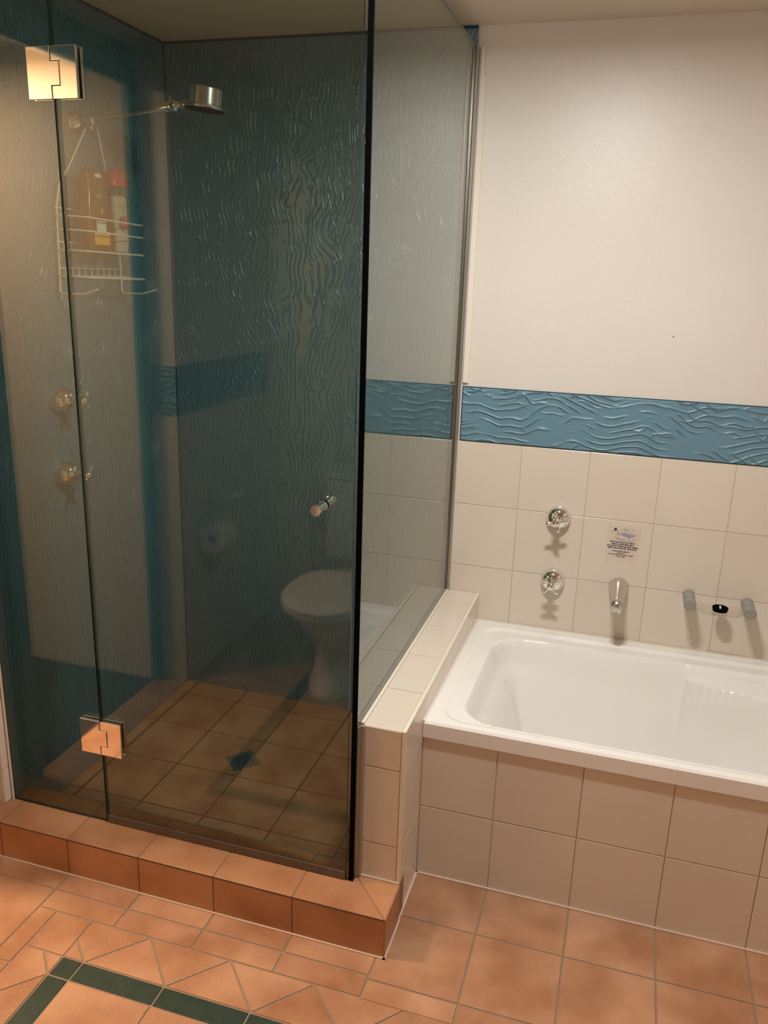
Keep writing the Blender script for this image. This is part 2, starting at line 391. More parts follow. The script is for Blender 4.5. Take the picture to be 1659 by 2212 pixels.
# ---- ceiling, right, opposite walls
bm = bmesh.new(); box(bm, -1.0, XR + .1, YO - .1, .1, ZC, ZC + .05)
struct(obj('ceiling', bm, 'ceiling'), 'cream bathroom ceiling', 'ceiling')
def room_wall(name, u0, u1, mp, ubox, label, band=True):
    bm = bmesh.new(); box(bm, *ubox, 0, ZC, 0)
    grid_tiles(bm, u0, u1, 0, ZB - .002, ks(u0), [ZB - T * k for k in range(1, 5)], mp, g=.0028, mi=1, h=.003)
    n = 0
    a, b, c, d = mp(u0, ZB, 0), mp(u1, ZB, 0), mp(u1, ZBT, .006), mp(u0, ZBT, .006)
    lo = [min(a[i], b[i], c[i], d[i]) for i in range(3)]; hi = [max(a[i], b[i], c[i], d[i]) for i in range(3)]
    if band: box(bm, lo[0], hi[0], lo[1], hi[1], lo[2], hi[2], 2)
    return struct(obj(name, bm, ['paint', 'tile', 'ripple_h']), label, 'wall')
room_wall('wall_right', YO, 0, lambda u, v, h: Vector((XR - h, u, v)), (XR, XR + .1, YO, .1), 'cream right wall with blue band')
room_wall('wall_opposite', .42, XR, lambda u, v, h: Vector((u, YO + h, v)), (.42, XR + .1, YO - .1, YO), 'cream wall opposite the tub')
YT = -2.78
room_wall('wall_toilet', XL, .42, lambda u, v, h: Vector((u, YT + h, v)), (XL - .1, .42, YO, YT), 'cream wall behind the toilet', band=False)
room_wall('wall_left_far', YT, YE, lambda u, v, h: Vector((XL + h, u, v)), (XD, XL, YT, YE - .011), 'cream left wall with blue band beyond the doorway')
room_wall('wall_recess', XD, XL, lambda u, v, h: Vector((u, YE + h, v)), (XD, XL, YE - .01, YE), 'short cream wall beside the doorway')
# ---- door wall and doorway
bm = bmesh.new()
box(bm, XD - .1, XD, -1.26, YG - .03, 0, ZC); box(bm, XD - .1, XD, YE, -1.26, 2.25, ZC)
struct(obj('wall_door', bm, 'blue'), 'blue painted wall round the doorway', 'wall')
bm = bmesh.new()
x0, x1 = XD, XD + .028
box(bm, x0, x1, YE + .001, YE + .050, 0, 2.26); box(bm, x0, x1, -1.26, -1.20, 0, 2.26)
box(bm, x0, x1, YE + .050, -1.26, 2.20, 2.26)
struct(obj('door_1', bm, 'blue', bevel=.003), 'blue door frame of the doorway to the lit hall', 'door frame')
# ---- hall
bm = bmesh.new(); box(bm, -2.7, XD - .001, YE, .1, -.05, -.0005)
struct(obj('floor_hall', bm, 'hall_floor'), 'dark hall floor beyond the doorway', 'floor')
bm = bmesh.new(); box(bm, -2.7, XD, -2.05, -1.96, 0, ZC); box(bm, -2.75, -2.65, -2.05, .1, 0, ZC); box(bm, -2.7, XL - .2, 0, .1, 0, ZC)
struct(obj('wall_hall', bm, 'hall_paint'), 'warmly lit hall wall seen through the doorway', 'wall')
bm = bmesh.new(); box(bm, -2.75, -1.0, -2.05, .1, ZC, ZC + .05)
struct(obj('ceiling_hall', bm, 'ceiling'), 'hall ceiling', 'ceiling')

# ================================================================== SHOWER SCREEN
ZTOP = 2.2737
def pane_box(bm, x0, x1, y0, y1, z0, z1, thin):
    n0 = len(bm.faces); box(bm, x0, x1, y0, y1, z0, z1); bm.faces.ensure_lookup_table()
    for f in bm.faces[n0:]:
        f.normal_update(); f.material_index = 0 if abs(f.normal[thin]) > .5 else 1
GT = .004
# fixed front pane
t = thing('fixed_shower_panel', 'narrow fixed smoked glass panel at the left of the shower front', 'glass panel', (-.55, YG, ZS))
bm = bmesh.new(); pane_box(bm, XL + .001, -.3885, YG - GT, YG + GT, ZS + .001, ZTOP, 1); obj('glass_pane', bm, ['glass', 'glass_edge'], t)
bm = bmesh.new(); box(bm, XL + .001, XL + .007, YG - GT - .003, YG - GT, ZS, ZTOP)
obj('silicone_bead', bm, 'grout_light', t)
# door
t = thing('shower_door', 'smoked glass shower door hinged on the narrow fixed panel', 'shower door', (0, YG, ZS))
bm = bmesh.new(); pane_box(bm, -.3825, .3235, YG - GT, YG + GT, ZS + .012, ZTOP, 1); obj('glass_pane', bm, ['glass', 'glass_edge'], t)
bm = bmesh.new(); box(bm, -.382, .3235, YG - .0075, YG - GT - .0002, ZS + .002, ZS + .025); box(bm, -.382, .3235, YG - .006, YG + .006, ZS + .0005, ZS + .0115)
o = obj('bottom_seal', bm, 'clear_pvc', t); o['label'] = 'brownish clear plastic sweep under the door'
def plate(bm, poly, y0, y1):
    a = [bm.verts.new((x, y0, z)) for x, z in poly]; b = [bm.verts.new((x, y1, z)) for x, z in poly]; n = len(poly)
    bm.faces.new(a); bm.faces.new(b[::-1])
    for i in range(n): bm.faces.new((a[i], a[(i + 1) % n], b[(i + 1) % n], b[i]))
for z0, z1, hl in ((1.962, 2.066, 'upper'), (.332, .434, 'lower')):
    zc = (z0 + z1) / 2; zt = zc + .024; zb = zc - .026; xm = -.3845
    hp = None
    bm = bmesh.new()
    for s in (-1, 1):
        y0, y1 = (YG - GT - .0005, YG - GT - .009) if s < 0 else (YG + GT + .0005, YG + GT + .009)
        plate(bm, [(xm + .001, z0), (-.3195, z0), (-.3195, z1), (xm + .001, z1), (xm + .001, zt), (xm + .0225, zt), (xm + .0225, zb), (xm + .001, zb)], y0, y1)
    hp = obj('hinge', bm, 'chrome', t, bevel=.0012)
    bm = bmesh.new()
    for s in (-1, 1):
        y0, y1 = (YG - GT - .0005, YG - GT - .009) if s < 0 else (YG + GT + .0005, YG + GT + .009)
        plate(bm, [(-.4460, z0), (xm - .001, z0), (xm - .001, zb + .001), (xm + .0212, zb + .001), (xm + .0212, zt - .001), (xm - .001, zt - .001), (xm - .001, z1), (-.4460, z1)], y0, y1)
    obj('hinge_leaf', bm, 'chrome', hp, bevel=.0012)
kx, kz = .2515, 1.1085
bm = bmesh.new()
lathe(bm, (kx, YG - GT - .0005, kz), (0, -1, 0), [(0, .0115), (.003, .0115), (.004, .0105), (.036, .0105), (.037, .0122), (.040, .0122), (.041, .0108), (.043, .0108), (.044, .0125), (.049, .0125), (.050, .0115), (.050, 0)], 32)
obj('door_knob', bm, 'chrome', t, smooth=True)
bm = bmesh.new()
lathe(bm, (kx, YG + GT + .0005, kz), (0, 1, 0), [(0, .0115), (.003, .0115), (.004, .0105), (.036, .0105), (.037, .0122), (.045, .0125), (.050, .0115), (.050, 0)], 32)
obj('door_knob', bm, 'chrome', t, smooth=True)
# return panel on the low wall
t = thing('return_shower_panel', 'smoked glass side panel standing on the low tiled wall beside the tub', 'glass panel', (XG, -.5, ZN))
bm = bmesh.new()
XP = XG - .005
pane_box(bm, XP - .008, XP, YN - .0015, -.007, ZN + .003, ZTOP, 0)
pane_box(bm, XP - .008, XP, YG - .001, YN - .0015, ZS + .003, ZTOP, 0)
bmesh.ops.delete(bm, geom=[f for f in bm.faces if abs(f.calc_center_median().y - (YN - .0015)) < 1e-5 and f.calc_center_median().z > .6], context='FACES')
obj('glass_pane', bm, ['glass', 'glass_edge'], t)
bm = bmesh.new(); box(bm, XP - .016, XP - .0085, -.016, -.0065, ZN, ZTOP); box(bm, XP + .0005, XP + .0085, -.018, -.0005, ZN, ZTOP)
obj('wall_channel', bm, 'alu', t, bevel=.0008)
bm = bmesh.new(); box(bm, XP + .0005, XP + .0085, YN + .001, -.018, ZN + .0013, ZN + .006); box(bm, XP - .007, XP - .001, YN, -.01, ZN + .0005, ZN + .0028)
o = obj('silicone_bead', bm, 'grout_light', t)
bm = bmesh.new(); box(bm, XP + .0005, XP + .012, YN - .011, YN - .0012, ZS + .001, ZN + .002); box(bm, XP + .0002, XP + .0025, YN - .020, YN - .0012, ZS + .001, ZN + .002)
obj('jamb_channel', bm, 'alu', t, bevel=.001)
bm = bmesh.new(); box(bm, .3325, XP + .0002, YG - .006, YG - .0014, ZS + .003, ZTOP); box(bm, .3325, XP - .0083, YG - .0014, YG + .005, ZS + .003, ZTOP)
o = obj('magnetic_seal', bm, 'black', t, bevel=.001); o['label'] = 'black vertical seal strip'
bm = bmesh.new(); box(bm, XG + .008, XG + .0275, -.006, -.0001, 1.283, 2.20); box(bm, XG + .008, XG + .020, -.007, -.0001, 1.283, 2.277)
struct(obj('trim_4', bm, 'grout_light', bevel=.002), 'pale silicone strip between glass channel and painted wall', 'trim')

# ================================================================== FLOOR DRAIN
t = thing('floor_drain', 'square metal floor grate set diagonally in the shower floor', 'drain', (-.238, -.455, .0027))
def rot45(x, y, z): c = math.sqrt(.5); return (-.238 + (x - y) * c, -.455 + (x + y) * c, z)
a = .047; bm = bmesh.new()
for x0, x1, y0, y1 in ((-a, -.030, -a, a), (.030, a, -a, a), (-.030, .030, -a, -.030), (-.030, .030, .030, a)): box(bm, x0, x1, y0, y1, .0027, .0062)
for k in range(5):
    y = -.024 + k * .012; w_ = math.sqrt(max(0, .031 ** 2 - y * y)) ; box(bm, -.031, .031, y - .0036, y + .0036, .0027, .0060)
for v in bm.verts: v.co = Vector(rot45(*v.co))
obj('grate', bm, 'chrome_dull', t)
bm = bmesh.new(); box(bm, -.031, .031, -.031, .031, .0027, .0032)
for v in bm.verts: v.co = Vector(rot45(*v.co))
obj('drain_hole', bm, 'dark', t)

# ================================================================== BATHTUB
def sd_rr(x, y, x0, x1, y0, y1, r):
    cx, cy = (x0 + x1) / 2, (y0 + y1) / 2; qx = abs(x - cx) - (x1 - x0) / 2 + r; qy = abs(y - cy) - (y1 - y0) / 2 + r
    return math.hypot(max(qx, 0), max(qy, 0)) + min(max(qx, qy), 0) - r
def ss(a, b, x):
    t = min(1, max(0, (x - a) / (b - a))); return t * t * (3 - 2 * t)  # works for a > b too
def rim(y): return ZR - .004 + .029 * (-y / .789)
def tub_z(x, y):
    ZR = rim(y); z = ZR
    d0 = -sd_rr(x, y, .497, 2.12, -.757, -.052, .07)
    z -= .007 * ss(-.004, .012, d0)
    d1 = -sd_rr(x, y, .548, 2.07, -.732, -.112, .105)
    left = ss(.85, .55, x)
    wdt = .085 + .10 * left
    if d1 > -.01:
        deep = .345 * (ss(-.010, wdt + .03, d1) * .85 + .15 * ss(-.004, .03, d1))
        zb = ZR - .007 - deep
        arm = ZR - .040 - .003 * (y + .112) if x > 1.10 else 0
        if x > 1.10:
            k = ss(1.150, 1.164 + max(0, -.165 - y) * 5.0, x - max(0, -.112 - y) * .12)
            sh = ZR - .012 - .030 * ss(-.112, -.135, y) - .022 * ss(-.192, -.222, y) - .32 * ss(-.20, -.50, y)
            zb = zb * (1 - k) + max(zb, sh) * k
        z = min(z, zb) if d1 > 0 else z - (.007 * 0) - .345 * .15 * ss(-.004, .03, d1)
        z = min(z, ZR)
    return z
t = thing('bathtub', 'white enamel bathtub set between the low wall and tiled apron', 'bathtub', (1.3, -.37, 0))
bm = bmesh.new()
bx0, bx1, by0, by1 = XN + .001, XR - .002, YR, -.0025
nx, ny = 300, 150
xs = [bx0 + (bx1 - bx0) * i / nx for i in range(nx + 1)]; ys = [by0 + (by1 - by0) * j / ny for j in range(ny + 1)]
G = [[bm.verts.new((x, y, tub_z(x, y) - (.006 * (1 - math.sqrt(max(0, 1 - (1 - min(1, (y - by0) / .006)) ** 2)))))) for y in ys] for x in xs]
for i in range(nx):
    for j in range(ny): bm.faces.new((G[i][j], G[i + 1][j], G[i + 1][j + 1], G[i][j + 1]))
lip = [bm.verts.new((x, by0 + .001, .4355)) for x in xs]; lip2 = [bm.verts.new((x, YA + .06, .4355)) for x in xs]
for i in range(nx):
    bm.faces.new((G[i][0], lip[i], lip[i + 1], G[i + 1][0])); bm.faces.new((lip[i], lip2[i], lip2[i + 1], lip[i + 1]))
e = [G[0][j] for j in range(ny + 1)]; el = [bm.verts.new((bx0, y, .4355)) for y in ys]
for j in range(ny): bm.faces.new((e[j], e[j + 1], el[j + 1], el[j]))
obj('tub_shell', bm, 'enamel', t, smooth=True)
bm = bmesh.new(); lathe(bm, (.82, -.40, ZR - .007 - .345 + .0005), (0, 0, 1), [(0, .032), (.003, .032), (.004, .028), (.0015, .022), (.0015, 0)], 32)
obj('waste_outlet', bm, 'chrome', t, smooth=True)
bm = bmesh.new(); box(bm, XN - .0, XR, -.006, -.0012, ZR - .006, ZR)
for k in range(30):
    y_ = -.002 - .0262 * k; box(bm, XN, XN + .004, y_ - .0262, y_, rim(y_) - .004, rim(y_ - .013) + .003)
obj('silicone_bead', bm, 'grout_light', t)

# ================================================================== BATH TAPS, SPOUT
def star_tap(name, label, loc, n, rot, arms=5, dome=.040, ddep=.034, hd=.075, group=None, arm_len=.030):
    """tap built out of a wall: dome flange, spindle, spoked handle with ball ends"""
    t = thing(name, label, 'tap', loc, group); n = Vector(n); o = Vector(loc)
    u = Vector((0, 0, 1)); v = n.cross(u)
    bm = bmesh.new()
    pr = [(0, dome)] + [(.006 + ddep * math.sin(a), max(.0135, dome * math.cos(a) ** .8)) for a in [i * math.pi / 26 for i in range(0, 13)]] + [(ddep + .012, .0125)]
    lathe(bm, o, n, pr, 40); obj('flange', bm, 'chrome', t, smooth=True)
    bm = bmesh.new()
    lathe(bm, o, n, [(ddep, .011), (hd - .014, .011), (hd - .012, .014), (hd - .006, .014), (hd - .004, .010), (hd - .002, .010)], 24)
    obj('spindle', bm, 'chrome', t, smooth=True)
    bm = bmesh.new(); c = o + n * hd
    lathe(bm, c, n, [(-.009, .009), (-.006, .0125), (.006, .0125), (.010, .010), (.012, .006), (.012, 0)], 24)
    for k in range(arms):
        a = rot + k * 2 * math.pi / arms; d = u * math.cos(a) + v * math.sin(a)
        P = [c + d * s for s in (.004, .012, .018, .023, .026, .029, arm_len + .002)]
        tube(bm, P, 1, 12, radii=[.0058, .0050, .0046, .0052, .0066, .0060, .0025])
    obj('handle', bm, 'chrome', t, smooth=True)
    return t
star_tap('bath_tap', 'upper chrome star-handled tap on the wall above the tub', (.709, -.001, .862), (0, -1, 0), R(14), 4, group='chrome taps above the tub', arm_len=.032)
star_tap('bath_tap', 'lower chrome star-handled tap just above the tub rim', (.709, -.001, .640), (0, -1, 0), R(45), 4, group='chrome taps above the tub', arm_len=.032)
t = thing('bath_spout', 'chrome bath spout on the tiles right of the two taps', 'spout', (.9236, -.001, .640))
bm = bmesh.new()
cx = .9245
path = [(0, .645, .031, .030), (.004, .645, .032, .031), (.03, .644, .0290, .0275), (.06, .640, .0230, .0205), (.09, .634, .0205, .0175), (.115, .628, .0205, .0185), (.128, .624, .0190, .0175), (.136, .621, .0140, .0130), (.139, .620, .004, .004)]
rings = []
for yy, zz, rx_, rz_ in path:
    rings.append([bm.verts.new((cx + rx_ * math.cos(2 * math.pi * i / 28), -.001 - yy, zz + rz_ * math.sin(2 * math.pi * i / 28))) for i in range(28)])
for a, b in zip(rings, rings[1:]):
    for i in range(28): bm.faces.new((a[i], a[(i + 1) % 28], b[(i + 1) % 28], b[i]))
bm.faces.new(rings[0]); bm.faces.new(rings[-1]); obj('spout_body', bm, 'chrome_dull', t, smooth=True)
bm = bmesh.new(); lathe(bm, (cx, -.119, .622), (0, -.15, -1), [(0, .0165), (.018, .0168), (.020, .0150), (.024, .0150), (.024, .011), (.021, .011), (.021, 0)], 28)
obj('aerator', bm, 'chrome', t, smooth=True)

# ================================================================== SOAP DISH + PLUG
t = thing('soap_dish', 'clear soap dish held between two frosted grey wall posts above the tub', 'soap dish', (1.233, -.001, .643))
for px, pz in ((1.1446, .647), (1.3221, .643)):
    bm = bmesh.new(); lathe(bm, (px, -.0005, pz), (0, -1, 0), [(0, .0185), (.060, .0185), (.061, .0178), (.063, .0178), (.064, .0185), (.098, .0185), (.100, .0172), (.100, 0)], 32)
    obj('post', bm, 'frost', t, smooth=True)
bm = bmesh.new()
prof = [(1.165, -.012), (1.165, -.075), (1.185, -.098), (1.235, -.106), (1.285, -.098), (1.303, -.075), (1.303, -.012)]
def dish(bm, poly, z0, z1):
    a = [bm.verts.new((x, y, z0)) for x, y in poly]; b = [bm.verts.new((x, y, z1)) for x, y in poly]; n = len(poly)
    bm.faces.new(a); bm.faces.new(b)
    for i in range(n): bm.faces.new((a[i], a[(i + 1) % n], b[(i + 1) % n], b[i]))
dish(bm, prof, .6245, .6275)
for a_, b_ in zip(prof, prof[1:] + prof[:1]):
    tube(bm, [(*a_, .629), (*b_, .629)], .0035, 8)
obj('dish', bm, 'clear', t)
t = thing('bath_plug', 'black rubber bath plug lying on the clear soap dish', 'plug', (1.2385, -.058, .6277))
bm = bmesh.new(); lathe(bm, (1.2385, -.058, .6277), (0, 0, 1), [(0, .0225), (.004, .0225), (.010, .0245), (.0115, .0235), (.0115, .020), (.007, .0185), (.007, 0)], 32)
obj('rubber_body', bm, 'black', t, smooth=True)
bm = bmesh.new(); box(bm, 1.2360, 1.2410, -.064, -.046, .6347, .6402); obj('pull_tab', bm, 'label_w', t, bevel=.001)['label'] = 'small white pull tab'

# ================================================================== STICKER
def text_mesh(body, size, m_name, place, parent, name='printed_text', bold=.0):
    c = bpy.data.curves.new('txt', 'FONT'); c.body = body; c.size = size; c.align_x = 'CENTER'; c.offset = bold
    c.extrude = 0.00002
    o = bpy.data.objects.new('txt', c); COL.objects.link(o)
    dg = bpy.context.evaluated_depsgraph_get(); me = bpy.data.meshes.new_from_object(o.evaluated_get(dg))
    bpy.data.objects.remove(o, do_unlink=True); bpy.data.curves.remove(c)
    bm = bmesh.new(); bm.from_mesh(me); bpy.data.meshes.remove(me)
    for v in bm.verts: v.co = place(v.co.x, v.co.y, v.co.z)
    return obj(name, bm, m_name, parent)
t = thing('sticker', 'small clear sticker with a bath drawing and notice text on the tiles', 'sticker', (.923, -.001, .787))
bm = bmesh.new(); box(bm, .872, .976, -.00045, -.0001, .722, .852); obj('film', bm, 'film', t)
wp = lambda X, Z: (lambda x, y, z: Vector((X + x, -.0007 - z, Z + y)))
lines = [('Please Do not Leave Hair in', .0088, .7955), ('bath or on the floor tiles', .0088, .7885), ('The damage caused by such actions', .0088, .7815), ('will be charged to the apartment', .0088, .7745)]
for s_, sz, z_ in lines: text_mesh(s_, sz * .78, 'ink', wp(.9215, z_), t, bold=.00035)
for s_, sz, z_ in [('For information, contact us at', .0062, .7650), ('reception desk', .0062, .7590), ('between the hours of nine and five o\'clock', .0062, .7530), ('on any weekday', .0062, .7470)]:
    text_mesh(s_, sz * .74, 'ink', wp(.919, z_), t, bold=.0002)
bm = bmesh.new(); lathe(bm, (.8945, -.0006, .8405), (0, -1, 0), [(0, .0042), (.0003, .0042)], 20); obj('round_logo', bm, 'ink', t)
bm = bmesh.new()
def stroke(pts, r=.0004): tube(bm, [(.9235 + x * .001, -.0008, .800 + z * .001) for x, z in pts], r, 5)
stroke([(-42, 34), (-34, 35), (-16, 33)], .0006)
stroke([(-27, 10), (-27, 22), (-24, 24), (2, 20), (3, 6), (-28, 12)]); stroke([(-28, 12), (-12, 6), (3, 3), (18, 4), (34, 9)]); stroke([(3, 20), (40, 27)]); stroke([(-24, 24), (-10, 28)])
stroke([(30, 6), (36, 10), (41, 14)]); stroke([(-22, 28), (-20, 33)]); stroke([(14, 36), (20, 32), (26, 30)]); stroke([(-12, 38), (-8, 43)], .0007); stroke([(22, 41), (26, 42)], .0009)
for a0 in range(8):
    a = a0 * math.pi / 4; b = a + math.pi / 4; stroke([(5 + 7 * math.cos(a), 41 + 4 * math.sin(a)), (5 + 7 * math.cos(b), 41 + 4 * math.sin(b))], .0005)
obj('drawing_lines', bm, 'ink_pale', t)
bm = bmesh.new()
pl = [(-12, 29), (2, 31), (14, 28), (36, 25), (28, 20), (18, 17), (17, 9), (14, 9), (12, 17), (0, 20)]
a = [bm.verts.new((.9235 + x * .001, -.0009, .800 + z * .001)) for x, z in pl]; bm.faces.new(a); obj('drawing_fill', bm, 'ink_pale', t)

# ================================================================== SHOWER TAPS, ARM, HEAD
star_tap('shower_tap', 'upper chrome tap on the left shower wall', (XL, -.668, 1.240), (1, 0, 0), R(45), 4, dome=.039, ddep=.048, hd=.090, group='chrome taps in the shower', arm_len=.034)
star_tap('shower_tap', 'lower chrome tap on the left shower wall', (XL, -.672, 1.020), (1, 0, 0), R(45), 4, dome=.039, ddep=.048, hd=.090, group='chrome taps in the shower', arm_len=.034)
t = thing('overhead_shower', 'chrome shower arm and round head high on the left shower wall', 'shower head', (XL, -.502, 2.008))
bm = bmesh.new(); lathe(bm, (XL, -.502, 2.006), (1, 0, 0), [(0, .030), (.004, .030), (.014, .022), (.022, .012), (.024, .010)], 32); obj('flange', bm, 'chrome', t, smooth=True)
A0, A1 = Vector((XL + .02, -.502, 2.007)), Vector((-.412, -.500, 2.038))
bm = bmesh.new(); tube(bm, [A0, A1], .0085, 16)
obj('arm', bm, 'chrome', t, smooth=True)
bm = bmesh.new(); lathe(bm, (XL + .045, -.502, 2.009), (1, 0, .1), [(0, .010), (.002, .015), (.012, .016), (.020, .015), (.024, .010)], 20); tube(bm, [(XL + .055, -.502, 2.005), (XL + .055, -.502, 1.984)], .006, 12)
obj('collar', bm, 'chrome', t, smooth=True)
bm = bmesh.new(); lathe(bm, (-.415, -.500, 2.038), (1, 0, .1), [(0, .009), (.003, .014), (.012, .014), (.014, .009), (.020, .009), (.024, .015), (.036, .016), (.042, .010), (.050, .009), (.054, .012), (.064, .012), (.066, .008)], 20)
tube(bm, [(-.400, -.500, 2.04), (-.398, -.500, 2.066)], .004, 10)
obj('swivel_joint', bm, 'chrome', t, smooth=True)
hx = Vector((.10, 0, 1)).normalized(); hc = Vector((-.292, -.500, 2.030))
bm = bmesh.new(); tube(bm, [(-.352, -.500, 2.044), (-.330, -.500, 2.046)], .010, 14)
lathe(bm, hc, hx, [(0, .054), (.004, .056), (.008, .055), (.010, .046), (.011, .045), (.050, .045), (.053, .042), (.048, 0)], 40)
head = obj('head', bm, 'chrome_dull', t, smooth=True)
bm = bmesh.new(); lathe(bm, hc - hx * .0025, hx, [(0, 0), (0, .052), (.0025, .0535)], 40); o = obj('spray_face', bm, 'dark', head, smooth=True)

# ================================================================== CADDY
t = thing('shower_caddy', 'white wire shower caddy hung from the shower arm', 'shower rack', (XL + .012, -.485, 1.54))
fx = XL + .014; WR = .0024
yl, yr = -.634, -.336; yc = (yl + yr) / 2; FD = .098
P = lambda y, z, x=0.: (fx + x, y, z)
bm = bmesh.new()
lft = fillet([P(-.468, 2.022, .03), P(-.492, 2.000, .02), P(-.556, 1.885), P(-.605, 1.835), P(-.625, 1.770), P(yl, 1.56), P(yl - .002, 1.537), P(yl - .002, 1.537, .075), P(yl - .002, 1.552, .125)], .012, 5)
rgt = fillet([P(-.468, 2.022, .03), P(-.444, 2.000, .02), P(-.385, 1.885), P(-.352, 1.835), P(-.342, 1.770), P(yr, 1.56), P(yr, 1.535), P(yr, 1.535, .075), P(yr, 1.550, .125)], .012, 5)
tube(bm, lft, .0030, 10); tube(bm, rgt, .0030, 10); obj('frame', bm, 'wire', t, smooth=True)
def basket(zr, zb, name):
    bm = bmesh.new()
    for z in zr:
        tube(bm, fillet([P(yl, z), P(yl, z - .002, FD * .55), P(yl + .012, z - .004, FD), P(yr - .012, z - .010, FD), P(yr, z - .008, FD * .55), P(yr, z)], .016, 5), WR, 8)
    tube(bm, fillet([P(yl, zb), P(yl, zb, FD * .55), P(yl + .012, zb - .002, FD), P(yr - .012, zb - .006, FD), P(yr, zb - .004, FD * .55), P(yr, zb)], .016, 5), WR, 8)
    tube(bm, [P(yl, zb + .022), P(yr, zb + .022)], WR, 8); tube(bm, [P(yl, zb), P(yr, zb)], WR, 8)
    n = 10
    for k in range(1, n):
        y = yl + (yr - yl) * k / n
        tube(bm, [P(y, zb + .022), P(y, zb), P(y, zb - .003, FD)], .0016, 6)
    obj(name, bm, 'wire', t, smooth=True)
basket((1.748, 1.712), 1.656, 'upper_basket')
basket((), 1.585, 'lower_basket')
bm = bmesh.new(); tube(bm, [P(yl, 1.768), P(yr, 1.768)], WR, 8); obj('cross_bar', bm, 'wire', t, smooth=True)

# ================================================================== BOTTLES
def slab_bottle(bm, cx, cy, z0, secs, seg=28, ex=3.0, mi=0):
    """secs: (z, half width along y, half depth along x, y shift)"""
    rings = []
    for z, hw, hd, sh in secs:
        rg = []
        for i in range(seg):
            a = 2 * math.pi * i / seg; c, s = math.cos(a), math.sin(a)
            rg.append(bm.verts.new((cx + math.copysign(abs(c) ** (2 / ex), c) * hd, cy + sh + math.copysign(abs(s) ** (2 / ex), s) * hw, z0 + z)))
        rings.append(rg)
    for a, b in zip(rings, rings[1:]):
        for i in range(seg): bm.faces.new((a[i], a[(i + 1) % seg], b[(i + 1) % seg], b[i])).material_index = mi
    bm.faces.new(rings[0]).material_index = mi; bm.faces.new(rings[-1]).material_index = mi
bx, by, bz = XL + .066, -.520, 1.6565
t = thing('shampoo_bottle', 'amber shampoo bottle with yellow label in the wire caddy', 'bottle', (bx, by, bz), 'bottles in the wire caddy')
bm = bmesh.new()
slab_bottle(bm, bx, by, bz, [(0, .054, .018, 0), (.003, .060, .022, 0), (.02, .0635, .024, 0), (.06, .063, .025, 0), (.10, .057, .024, -.002), (.13, .053, .022, -.003), (.155, .048, .020, -.003), (.18, .048, .019, -.002), (.20, .050, .018, -.001), (.214, .050, .017, 0), (.219, .044, .014, 0), (.221, .03, .010, 0)], ex=4.5)
body = obj('bottle_body', bm, 'amber', t, smooth=True)
def decal(name, cy, cz, w_, h_, m_, parent, dx, tilt=0, sides=4, lab=None):
    bm = bmesh.new()
    if sides == 4: pts = [(-w_ / 2, -h_ / 2), (w_ / 2, -h_ / 2), (w_ / 2, h_ / 2), (-w_ / 2, h_ / 2)]
    else: pts = [(w_ / 2 * math.cos(2 * math.pi * i / sides), h_ / 2 * math.sin(2 * math.pi * i / sides)) for i in range(sides)]
    a = [bm.verts.new((bx + dx, cy + x, cz + z)) for x, z in pts]; b = [bm.verts.new((bx + dx - .0012, cy + x, cz + z)) for x, z in pts]
    bm.faces.new(a); bm.faces.new(b); n = len(pts)
    for i in range(n): bm.faces.new((a[i], a[(i + 1) % n], b[(i + 1) % n], b[i]))
    o = obj(name, bm, m_, parent); o['label'] = lab or name.replace('_', ' '); return o
decal('front_label', by - .012, bz + .036, .072, .037, 'label_y', body, .0262, lab='yellow lower label')
decal('small_label', by - .014, bz + .068, .044, .030, 'label_w', body, .0265, lab='white square label')
decal('logo', by - .012, bz + .150, .034, .013, 'label_g', body, .0235, sides=16, lab='green logo')
decal('emblem', by - .006, bz + .112, .012, .022, 'gold', body, .0252, sides=6, lab='gold emblem')
decal('hole_highlight', by - .008, bz + .205, .038, .014, 'label_w', body, .0200, sides=5, lab='hanging hole with painted highlight')  # white decal paints the highlight at the hanging hole
text_mesh('CONDITIONER', .0042, 'ink', lambda x, y, z: Vector((bx + .0272 + z, by - .012 + x, bz + .088 + y)), t)
cx_, cy_ = XL + .062, -.402
t = thing('body_wash_bottle', 'clear bottle with red cap and pink flower label in the wire caddy', 'bottle', (cx_, cy_, bz), 'bottles in the wire caddy')
bm = bmesh.new()
slab_bottle(bm, cx_, cy_, bz, [(0, .030, .018, 0), (.003, .036, .021, 0), (.03, .038, .022, 0), (.09, .036, .021, 0), (.13, .037, .021, 0), (.16, .037, .020, 0), (.175, .032, .018, 0), (.186, .022, .015, 0)], ex=2.3)
body = obj('bottle_body', bm, 'clear_bottle', t, smooth=True)
bm = bmesh.new()
slab_bottle(bm, cx_, cy_, bz, [(.002, .030, .016, 0), (.03, .035, .019, 0), (.09, .033, .018, 0), (.13, .034, .018, 0), (.158, .033, .016, 0), (.162, .028, .012, 0)], ex=2.3)
o = obj('liquid', bm, 'label_w', t, smooth=True); o['label'] = 'pale cream contents'
bm = bmesh.new()
slab_bottle(bm, cx_, cy_, bz, [(.186, .044, .024, 0), (.189, .046, .026, 0), (.20, .044, .025, 0), (.228, .035, .021, -.001), (.235, .030, .018, -.001), (.237, .02, .012, -.001)], ex=2.4)
obj('cap', bm, 'cap_red', t, smooth=True)
bm = bmesh.new()
for k in range(6):
    a = k * math.pi / 3 + .3; lathe(bm, (cx_ + .0218, cy_ - .006 + .011 * math.cos(a), bz + .085 + .013 * math.sin(a)), (1, 0, 0), [(0, .0095), (.0012, .0090)], 12)
lathe(bm, (cx_ + .0228, cy_ - .006, bz + .085), (1, 0, 0), [(0, .011), (.0012, .010)], 16)
o = obj('flower_print', bm, 'pink', body); o['label'] = 'pink flower print'
